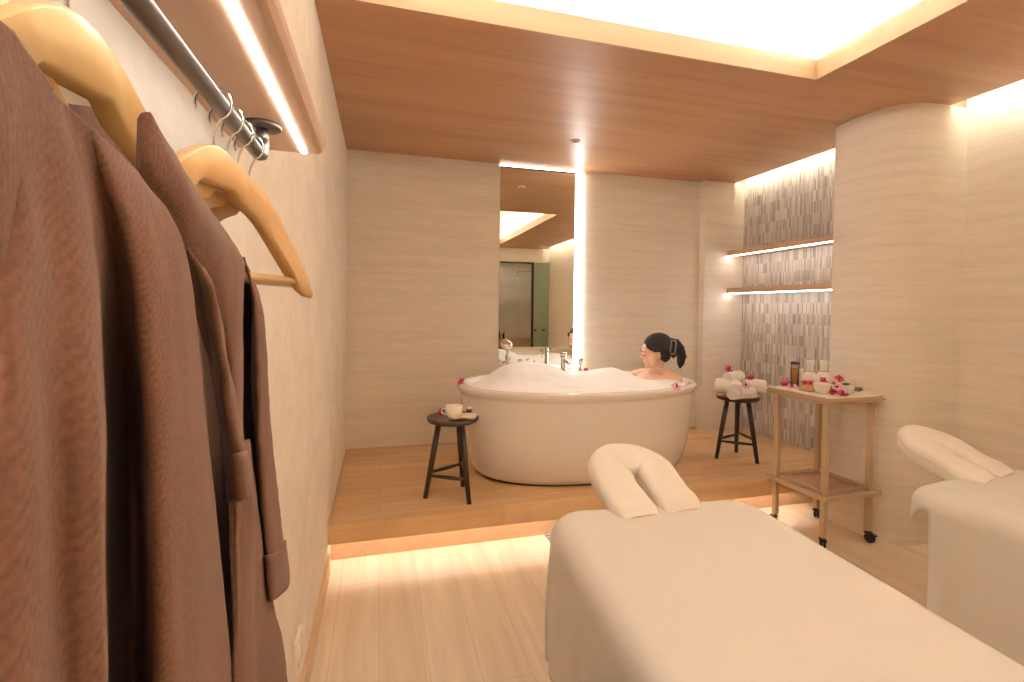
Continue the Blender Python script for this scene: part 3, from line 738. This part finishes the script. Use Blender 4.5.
def cradle_parts(t, cx, cy, z, rot, tilt, label=None):
    """horseshoe face rest; local: opening towards -y"""
    T = Matrix.Translation((cx, cy, z)) @ Matrix.Rotation(rot, 4, 'Z') @ Matrix.Rotation(tilt, 4, 'X')
    def path(ra, rb, n=30):
        out = []
        for i in range(n+1):
            s = i/n
            if s < .30: q_ = s/.30; out.append((-ra*(1.-.06*(1-q_)), -.20+.20*q_))
            elif s > .70: q_ = (s-.70)/.30; out.append((ra*(1-.06*q_), -.20*q_))
            else: a = PI-(s-.30)/.40*PI; c_, s_ = math.cos(a), math.sin(a); out.append((ra*math.copysign(abs(c_)**.8, c_), rb*abs(s_)**.8))
        return out
    def sect(P, prof_):
        rows = []
        for i, (x, y) in enumerate(P):
            x0, y0 = P[max(0, i-1)]; x1, y1 = P[min(len(P)-1, i+1)]
            tx, ty = x1-x0, y1-y0; L = math.hypot(tx, ty); nx_, ny_ = -ty/L, tx/L
            k = 1.0
            rows.append([(x+nx_*w*k, y+ny_*w*k, h) for w, h in prof_])
        return rows
    P = path(.095, .088)
    cush = [(.071*math.copysign(abs(math.cos(a))**.7, math.cos(a)), -.042+.046*math.copysign(abs(math.sin(a))**.7, math.sin(a))) for a in [2*PI*k/18 for k in range(18)]]
    mb = MB(); R_ = sect(P, cush); mb.grid(R_, True, T=T); n = len(cush); o = len(mb.v)-len(R_)*n
    mb.f += [tuple(o+k for k in range(n)), tuple(o+(len(R_)-1)*n+k for k in range(n))[::-1]]; mb.sm += [True, True]
    c = build(mb, 'face_cradle', 'towel', t, world=True, subsurf=1)
    # folded towel cover: a softer, wider horseshoe with hem overhanging the outer side
    prof_ = [(-.076, -.030), (-.076, -.002), (-.068, .010), (-.03, .016), (0, .018), (.035, .017), (.066, .012), (.079, -.002), (.082, -.036), (.074, -.034), (.069, -.014), (.055, .001), (.03, .007), (0, .009), (-.03, .007), (-.058, .0), (-.066, -.012), (-.068, -.030)]
    mb = MB(); R_ = sect(P[1:-1], prof_)
    R_ = [[(x+.003*math.sin(i*1.7+k), y, zz+.004*math.sin(i*.9+k*.4)) for k, (x, y, zz) in enumerate(r)] for i, r in enumerate(R_)]
    # straight ends run further
    def ext(r, dy): return [(x, y-dy, zz-.012) for x, y, zz in r]
    R_ = [ext(R_[0], .028)]+R_+[ext(R_[-1], .028)]
    mb.grid(R_, True, T=T); n = len(prof_); o = len(mb.v)-len(R_)*n
    mb.f += [tuple(o+k for k in range(n)), tuple(o+(len(R_)-1)*n+k for k in range(n))[::-1]]; mb.sm += [False, False]
    build(mb, 'towel_cover', 'towel', c, world=False, subsurf=1) if False else None
    cv_ = build(mb, 'towel_cover', 'towel', t, world=True, subsurf=1)
    arm = MB(); arm.tube([T @ Vector((sx*.05, -.10, -.10)) for sx in (-1, 1)], .008, 8)
    for sx in (-1, 1): arm.tube([T @ Vector((sx*.05, .03, -.09)), T @ Vector((sx*.05, -.12, -.105)), T @ Vector((sx*.05, -.26, -.12))], .009, 10)
    build(arm, 'headrest_arm', 'cart', t, world=True)
def bed(cx, cy, rot, zt, label, slabel, L=1.86, Wd=.74, drops=(.46, .46, .10, .3), seed=0, cr=None, skip=0.):
    t = thing('massage_table', label, 'massage table', (cx, cy, 0), 0, 'massage tables')
    Rz = Matrix.Translation((cx, cy, 0)) @ Matrix.Rotation(rot, 4, 'Z')
    hl, hw_ = L/2, Wd/2
    rq = []
    for qx, qy, a0 in ((1, 1, 0), (-1, 1, 1), (-1, -1, 2), (1, -1, 3)):
        for k in range(9): aa = (a0+k/8)*PI/2; rq.append((qx*(hw_-.16)+.125*math.cos(aa), qy*(hl-.16)+.125*math.sin(aa)))
    build(MB().prism(rq, zt-.085, zt-.010, T=Rz, smooth=True), 'padded_top', 'pad', t, bevel=.03, bseg=4, world=True)
    build(MB().box(-hw_+.07, hw_-.07, -hl+.08, hl-.08, zt-.14, zt-.078, T=Rz), 'frame', 'cart', t, bevel=.004, world=True)
    for sx in (-1, 1):
        for sy in (-1, 1):
            x, y = sx*(hw_-.12), sy*(hl-.25); build(MB().box(x-.03, x+.03, y-.03, y+.03, 0, zt-.14, T=Rz), 'leg', 'cart', t, bevel=.004, world=True)
    if cr: cradle_parts(t, *cr)
    s = cloth(hw_, hl, hl, *drops[:2], drops[2], drops[3], zt+.004, seed=seed, headskip=skip)
    o = build(s, 'bed_sheet', 'sheet', solid=.003); o.location = (cx, cy, 0); o.rotation_euler = (0, 0, rot)
    tag(o, slabel, 'sheet')
    return t, o
# bed 1: head end at y about 1.50, axis turned a little
B1R = math.radians(-4.5); hx, hy = .950, 1.545
bed(hx-math.sin(-B1R)*.93, hy-math.cos(B1R)*.93, B1R, .70, 'near massage table, its sheet filling the lower right of the room', 'white sheet draped over the near massage table', drops=(.43, .45, .07, .3), seed=1, Wd=.80, cr=(.935, 1.61, .785, B1R+.12, .42))
B2R = math.radians(6); hx, hy = 2.435, 1.49
bed(hx+math.sin(B2R)*.93, hy-math.cos(B2R)*.93, B2R, .70, 'far massage table beside the right wall', 'white sheet draped over the far massage table', drops=(.52, .3, .06, .3), skip=.11, seed=5, Wd=.80, cr=(2.50, 1.575, .785, B2R+.10, .42))
# mat on the floor
fmt = thing('floor_mat', 'grey striped mat peeping out by the near massage table', 'mat', (1.18, 2.62, 0))
pm = [at(542, 532, Z=.004), at(552, 545, Z=.004)]
build(MB().box(.985, 1.45, 2.45, 2.80, 0, .006), 'mat_body', 'mat', fmt, bevel=.002, world=True)

# ------------------------------------------------------------------ wardrobe shelf, rod
SZ = 1.700
ws = thing('wardrobe_shelf', 'oak wall shelf with a light strip above the hanging robes', 'shelf', (XL, .3, SZ))
build(MB().prism([(XL, SZ), (-.119, SZ), (-.111, SZ+.005), (-.106, SZ+.014), (-.106, SZ+.028), (XL, SZ+.028)], -.8, 1.022, 'Y'), 'shelf_board', 'robe_shelf', ws, world=True)
build(MB().box(-.149, -.140, -.8, 1.018, SZ-.002, SZ+.002), 'light_strip', 'e_robe', ws, world=True)
RXX, RZ = -.19, 1.645
rd = thing('clothes_rail', 'dark steel hanging rail under the wardrobe shelf', 'clothes rail', (RXX, .88, RZ))
build(MB().tube([(RXX, -.75, RZ), (RXX, .862, RZ), (RXX, .876, RZ+.004), (RXX, .883, RZ+.014), (RXX, .884, RZ+.03)], .0105, 20, cap=True), 'rail_tube', 'steel', rd, world=True)
build(MB().tube([(RXX, .884, RZ+.012), (RXX, .884, SZ)], .0098, 20), 'rail_post', 'steel', rd, world=True)
build(MB().lathe([(0, -.007), (.028, -.007), (.030, -.004), (.030, 0), (0, 0)], 32, c=(RXX, .884, SZ)), 'flange', 'steel', rd, world=True)

# hangers: local s axis along y, z up, origin at the rail axis
def make_hanger(loc, rz, label, half=.19, mat='beech', drop=.155, apex=-.058, group='empty wooden hangers'):
    h = thing('coat_hanger', label, 'coat hanger', loc, rz, group)
    N = 28
    def topz(s): a = abs(s)/half; return apex-drop*(math.sqrt(a*a+.045)-.212)/(math.sqrt(1.045)-.212)
    def thick(s): a = abs(s)/half; return .022*(1-smoothstep(.05, .5, a))+.028-.006*a
    top = [(-half+2*half*i/N) for i in range(N+1)]
    for sgn in (0,):
        rows = []
        for s in top:
            zt_ = topz(s); th = thick(s); a = abs(s)/half
            if abs(s) < .03: zb = apex-.046
            else: zb = zt_-th
            zb = min(zb, apex-.046); w = .0095*(1-.35*smoothstep(.8, 1, a)); bow = .004*a*a
            if a > .96: zt_ -= .006; zb += .006
            c = .0035
            rows.append([(bow-w+c, s, zt_), (bow+w-c, s, zt_), (bow+w, s, zt_-c), (bow+w, s, zb+c), (bow+w-c, s, zb), (bow-w+c, s, zb), (bow-w, s, zb+c), (bow-w, s, zt_-c)])
        mb = MB().grid(rows, True); n = 8; mb.f += [tuple(range(n)), tuple((len(rows)-1)*n+k for k in range(n))[::-1]]; mb.sm += [False, False]
        o_ = build(mb, 'hanger_body', mat, h); m_ = o_.modifiers.new('e', 'EDGE_SPLIT'); m_.split_angle = .9
    zb = topz(half*.86)-.020
    build(MB().tube([(.003, -half*.86, zb), (.003, half*.86, zb)], .0058, 12), 'trouser_bar', mat, h)
    R_ = .0195; zc_ = -.0075; ca, sa = math.cos(-rz), math.sin(-rz); pts = [(0, 0, apex-.012), (0, 0, apex+.012)]
    pts.append((.003*ca, .003*sa, -.036))
    for k in range(0, 15):
        a = -PI*.36+k*(PI*1.50)/14
        x_ = R_*math.cos(a); pts.append((x_*ca, x_*sa, zc_+R_*math.sin(a)))
    build(MB().tube(pts, .0015, 8), 'hook', 'chrome', h)
    return h
HG = make_hanger((RXX, .642, RZ), -math.radians(21), 'empty beech hanger closest to the hanging robes')
for y, lb, dr in [(.691, 'second empty beech hanger counting away from the robes', -19.5), (.739, 'third empty beech hanger, between the second and the rail end', -18.5), (.800, 'empty beech hanger at the far end of the rail', -17.5)]:
    dup(HG, (RXX, y, RZ), math.radians(dr), lb)
HA = make_hanger((RXX-.002, .372, RZ), -math.radians(12), 'pale wooden hanger carrying the nearest brown robe', .185, 'beech_pale', .185, -.060, 'hangers holding the robes')
dup(HA, (RXX-.024, .305, RZ), -math.radians(8), 'pale wooden hanger just behind it, carrying the second brown robe')

# ------------------------------------------------------------------ robes: draped cloth panels
def crom(P, t):
    n = len(P)-1; x = t*n; i = min(int(x), n-1); u = x-i
    p0, p1, p2, p3 = P[max(0, i-1)], P[i], P[i+1], P[min(n, i+2)]
    return p1.lerp(p2, u) if n < 2 else 0.5*((2*p1)+(p2-p0)*u+(2*p0-5*p1+4*p2-p3)*u*u+(3*p1-p0-3*p2+p3)*u**3)
def panel(cols, nr=70, sub=6, wr=.0015, seed=0):
    """cols: columns left to right; each column a list of (px,py,X) from top to bottom"""
    C = [[at(a, b_, X=c) for a, b_, c in col] for col in cols]
    C = [[crom(c, i/nr) for i in range(nr+1)] for c in C]
    P = []
    for i in range(nr+1):
        line = [c[i] for c in C]; n = (len(line)-1)*sub
        row = []
        for j in range(n+1):
            p_ = crom(line, j/n); k = wr*noise.noise(Vector((p_.y*30, p_.z*9, seed)))+wr*.6*noise.noise(Vector((p_.y*70, p_.z*30, seed+3)))
            row.append((p_.x+k, p_.y, p_.z))
        P.append(row)
    return MB().grid(P)
ra = thing('bathrobe', 'brown twill robe hanging nearest, its lapel open over a pale hanger', 'robe', (-.15, .3, .3), 0, 'brown robes on the rail')
rb = thing('bathrobe', 'brown twill robe hanging behind the nearest one, sleeves reaching the far side', 'robe', (-.18, .5, .3), 0, 'brown robes on the rail')
def cloth_part(name, mb, mat, root, th=.0028):
    return build(mb, name, mat, root, solid=th, solid_off=0, world=True)
# robe A : left front with deep pleat
xf = -.095
A = [
 [(-420, -40, -.10), (-420, 200, -.10), (-420, 450, -.10), (-420, 800, -.10), (-420, 1100, -.10)],
 [(-120, -20, -.10), (-130, 200, -.095), (-140, 450, -.09), (-150, 800, -.09), (-150, 1100, -.09)],
 [(0, 28, -.105), (-8, 210, -.10), (-14, 440, -.088), (-20, 760, -.085), (-20, 1100, -.085)],
 [(14, 44, -.104), (18, 215, -.098), (20, 440, -.086), (22, 760, -.082), (22, 1100, -.082)],
 [(30, 68, -.104), (46, 225, -.103), (52, 440, -.094), (56, 760, -.090), (56, 1100, -.090)],
 [(46, 89, -.106), (74, 235, -.102), (86, 440, -.088), (90, 760, -.084), (90, 1100, -.084)],
 [(52, 95, -.107), (86, 240, -.106), (98, 440, -.092), (102, 760, -.088), (103, 1100, -.088)],
 [(56, 99, -.108), (91, 243, -.114), (101, 440, -.125), (103, 760, -.130), (104, 1100, -.130)],
 [(66, 108, -.109), (108, 250, -.120), (122, 440, -.146), (126, 760, -.154), (128, 1100, -.154)],
 [(80, 121, -.110), (122, 250, -.115), (141, 440, -.134), (148, 760, -.142), (151, 1100, -.142)],
 [(90, 130, -.110), (132, 252, -.107), (150, 440, -.105), (157, 760, -.104), (160, 1100, -.104)],
 [(108, 147, -.112), (152, 255, -.106), (174, 440, -.101), (188, 760, -.098), (196, 1100, -.098)],
 [(122, 160, -.114), (170, 252, -.110), (194, 440, -.106), (218, 760, -.104), (230, 1100, -.104)],
 [(135, 172, -.117), (184, 257, -.116), (206, 440, -.114), (236, 760, -.112), (250, 1100, -.112)],
]
cloth_part('front_panel', panel(A, 80, 5, .0012), 'robe_diag', ra)
# lapel band running from the neck down the front edge
LB = [[(45, 90, -.113), (68, 135, -.112), (90, 185, -.110), (112, 240, -.112)],
      [(62, 104, -.110), (92, 150, -.108), (120, 205, -.106), (144, 262, -.109)],
      [(100, 138, -.113), (130, 172, -.110), (156, 215, -.108), (172, 256, -.112)],
      [(134, 172, -.118), (152, 188, -.115), (168, 212, -.113), (183, 250, -.117)]]
# shoulder yoke left of the seam
YK = [[(-260, -60, -.10), (-260, 80, -.095), (-260, 300, -.095)],
      [(-60, -10, -.10), (-70, 120, -.094), (-80, 320, -.096)],
      [(0, 27, -.104), (-8, 140, -.097), (-20, 320, -.098)],
      [(14, 43, -.104), (6, 150, -.099), (-8, 300, -.100)],
      [(47, 88, -.107), (30, 150, -.102), (2, 235, -.103)]]
cloth_part('sleeve', panel(YK, 40, 5, .001, 2), 'robe', ra, .004)
# back of the robe behind the hanger
BK = [[(-300, 60, -.235), (-300, 400, -.235), (-300, 1100, -.22)], [(20, 95, -.232), (20, 400, -.23), (20, 1100, -.215)],
      [(70, 104, -.225), (80, 400, -.225), (90, 1100, -.205)], [(133, 120, -.222), (150, 400, -.225), (170, 1100, -.205)], [(150, 150, -.21), (205, 400, -.21), (225, 1100, -.195)]]
cloth_part('back_panel', panel(BK, 50, 6, .002, 5), 'robe_shaded', ra)
CB = [[(60, 104, -.205), (60, 150, -.205)], [(85, 106, -.212), (88, 160, -.212)], [(110, 112, -.213), (115, 172, -.213)], [(137, 122, -.205), (140, 182, -.205)]]
cloth_part('collar_band', panel(CB, 12, 6, .001, 6), 'robe', ra, .005)
# robe B : right shoulder front
B = [[(139, 120, -.127), (138, 165, -.128), (141, 205, -.130), (172, 275, -.138), (206, 345, -.143), (226, 440, -.146), (236, 700, -.152)],
     [(142, 115, -.124), (149, 165, -.121), (162, 205, -.125), (190, 275, -.131), (212, 345, -.138), (228, 440, -.144), (237, 700, -.151)],
     [(145, 112, -.122), (168, 176, -.118), (200, 260, -.124), (220, 335, -.133), (231, 440, -.142), (238, 700, -.150)],
     [(149, 116, -.122), (184, 186, -.118), (215, 256, -.120), (228, 332, -.128), (234, 440, -.139), (239, 700, -.150)],
     [(165, 144, -.126), (212, 222, -.124), (231, 262, -.124), (236, 335, -.128), (237, 440, -.140), (240, 700, -.152)],
     [(190, 182, -.131), (234, 248, -.132), (241, 268, -.132), (241, 335, -.134), (240, 440, -.144), (241, 700, -.155)],
     [(200, 199, -.140), (241, 257, -.140), (243, 275, -.140), (242, 335, -.142), (241, 440, -.150), (242, 700, -.160)]]
cloth_part('front_panel', panel(B, 70, 5, .0012, 7), 'robe', rb)
BB = [[(150, 150, -.215), (190, 400, -.215), (200, 900, -.20)], [(200, 215, -.21), (225, 420, -.21), (232, 900, -.195)], [(244, 268, -.20), (256, 430, -.205), (262, 900, -.19)], [(250, 275, -.195), (260, 430, -.20), (268, 900, -.185)]]
cloth_part('back_panel', panel(BB, 40, 6, .002, 9), 'robe_shaded', rb)
# far sleeve
S1 = [[(243, 258, -.172), (251, 284, -.172), (252, 330, -.172), (253, 400, -.172), (259, 500, -.172), (265, 590, -.172)],
      [(244, 257, -.166), (253, 290, -.160), (256, 340, -.158), (258, 410, -.158), (264, 505, -.158), (270, 594, -.158)],
      [(245, 260, -.165), (256, 296, -.158), (261, 345, -.156), (264, 420, -.156), (272, 505, -.156), (279, 588, -.156)],
      [(246, 264, -.170), (259, 300, -.165), (265, 345, -.165), (269, 420, -.165), (278, 505, -.165), (286, 580, -.165)],
      [(246, 266, -.195), (259, 302, -.200), (265, 347, -.200), (269, 420, -.200), (278, 507, -.200), (287, 573, -.200)]]
sl_ = cloth_part('sleeve', panel(S1, 60, 5, .002, 11), 'robe', rb)
CU1 = [[(262, 555, -.174), (266, 598, -.174)], [(267, 556, -.154), (271, 601, -.154)], [(276, 552, -.152), (280, 595, -.152)], [(284, 545, -.162), (288, 586, -.162)], [(285, 540, -.203), (289, 574, -.203)]]
cloth_part('cuff', panel(CU1, 8, 4, .0005, 12), 'robe', sl_, .004) if False else cloth_part('cuff', panel(CU1, 8, 4, .0005, 12), 'robe', rb, .004)
# near sleeve with a turned cuff
S2_ = [[(184, 250, -.175), (196, 300, -.185), (212, 370, -.190), (223, 440, -.190), (228, 494, -.190)],
       [(185, 248, -.140), (200, 292, -.140), (215, 368, -.140), (226, 440, -.140), (231, 495, -.140)],
       [(186, 249, -.120), (207, 290, -.121), (220, 362, -.122), (232, 432, -.122), (240, 493, -.122)],
       [(186, 251, -.118), (212, 289, -.122), (225, 358, -.124), (240, 430, -.124), (249, 489, -.124)],
       [(187, 252, -.135), (213, 289, -.150), (226, 358, -.155), (241, 430, -.155), (250, 488, -.155)]]
cloth_part('sleeve', panel(S2_, 50, 5, .002, 14), 'robe_diag', rb)
CU2 = [[(225, 455, -.187), (228, 501, -.187)], [(228, 456, -.137), (231, 502, -.137)], [(234, 455, -.118), (240, 500, -.118)], [(243, 451, -.119), (250, 495, -.119)], [(245, 449, -.150), (252, 493, -.150)]]
cloth_part('cuff', panel(CU2, 8, 4, .0005, 15), 'robe', rb, .004)
# front edge band and skirt below the cuff
SK = [[(228, 440, -.155), (230, 520, -.150), (233, 600, -.150), (234, 700, -.150), (236, 1000, -.150)],
      [(238, 440, -.150), (240, 520, -.146), (243, 600, -.146), (244, 700, -.146), (246, 1000, -.146)],
      [(247, 440, -.152), (251, 520, -.147), (251, 600, -.147), (253, 700, -.147), (255, 1000, -.147)],
      [(249, 440, -.158), (253, 520, -.158), (254, 600, -.158), (256, 700, -.158), (258, 1000, -.158)],
      [(249, 450, -.162), (257, 525, -.162), (262, 600, -.160), (270, 700, -.158), (280, 1000, -.158)],
      [(250, 460, -.170), (262, 540, -.170), (272, 605, -.168), (287, 700, -.165), (310, 1000, -.165)],
      [(250, 462, -.19), (262, 542, -.19), (273, 608, -.19), (289, 702, -.19), (312, 1000, -.19)]]
cloth_part('skirt_panel', panel(SK, 60, 5, .0015, 17), 'robe', rb)

# ------------------------------------------------------------------ shower end (seen in the mirror)
dn = thing('shower_enclosure', 'glazed shower doorway with dark frame at the far end, seen in the mirror', 'shower', (2.7, YREAR, 0))
fr = MB(); fr.box(2.30, 2.33, YREAR-.06, YREAR+.01, 0, 2.36); fr.box(3.04, 3.075, YREAR-.06, YREAR+.01, 0, 2.36); fr.box(2.33, 3.04, YREAR-.06, YREAR+.01, 2.33, 2.36)
build(fr, 'door_frame', 'dark', dn, world=True, bevel=.002)
build(MB().box(3.075, XR-.002, YREAR-.03, YREAR-.018, .01, 2.36), 'glass_panel', 'glass_green', dn, world=True)
build(MB().tube([(3.12, YREAR+.03, .95), (3.12, YREAR-.03, .95)], .02, 16).tube([(3.30, YREAR+.03, .95), (3.30, YREAR-.03, .95)], .022, 16), 'door_knob', 'dark', dn, world=True)
shd = thing('rain_shower', 'round chrome rain shower head inside the shower room', 'shower head', (2.88, -2.1, 2.13))
build(MB().lathe([(0, .018), (.02, .018), (.03, .01), (.115, .004), (.12, -.004), (.115, -.008), (0, -.008)], 36), 'shower_disc', 'chrome', shd)
build(MB().tube([(0, 0, .01), (0, 0, .06), (.03, 0, .085), (.54, 0, .085)], .010, 12), 'shower_arm', 'chrome', shd)
lg = struct(MB().box(2.1, XR, -2.6, -2.36, 0, .72), 'trim_6', 'shelf_oak', 'low ledge at the back of the shower room')
for i, (x, h) in enumerate([(2.58, .17), (2.68, .14)]):
    bt = thing('shampoo_bottle', ['taller dark pump bottle on the shower ledge', 'shorter dark pump bottle on the shower ledge'][i], 'bottle', (x, -2.45, .72), 0, 'dark bottles on the shower ledge')
    build(MB().lathe([(0, 0), (.028, 0), (.03, .005), (.03, h*.7), (.012, h*.82), (.012, h*.86), (0, h*.86)], 20), 'bottle_body', 'dark', bt)
    build(MB().tube([(0, 0, h*.85), (0, 0, h), (.03, 0, h)], .006, 10), 'pump', 'black', bt)
struct(MB().lathe([(0, 0), (.06, 0), (.06, .01), (0, .01)], 24, c=(2.75, -2.0, 2.385)), 'trim_7', emit('shower_spot', WARM2, 25), 'round lamp in the shower ceiling')

# world: black room interior, faint warm ambience only through light sources
w = bpy.data.worlds.new('world'); sc.world = w; w.use_nodes = True
w.node_tree.nodes['Background'].inputs[0].default_value = (0, 0, 0, 1)
w.node_tree.nodes['Background'].inputs[1].default_value = 0
sc.cycles.use_denoising = True
sc.cycles.max_bounces = 12; sc.cycles.diffuse_bounces = 8; sc.cycles.glossy_bounces = 6
sc.cycles.sample_clamp_indirect = 6
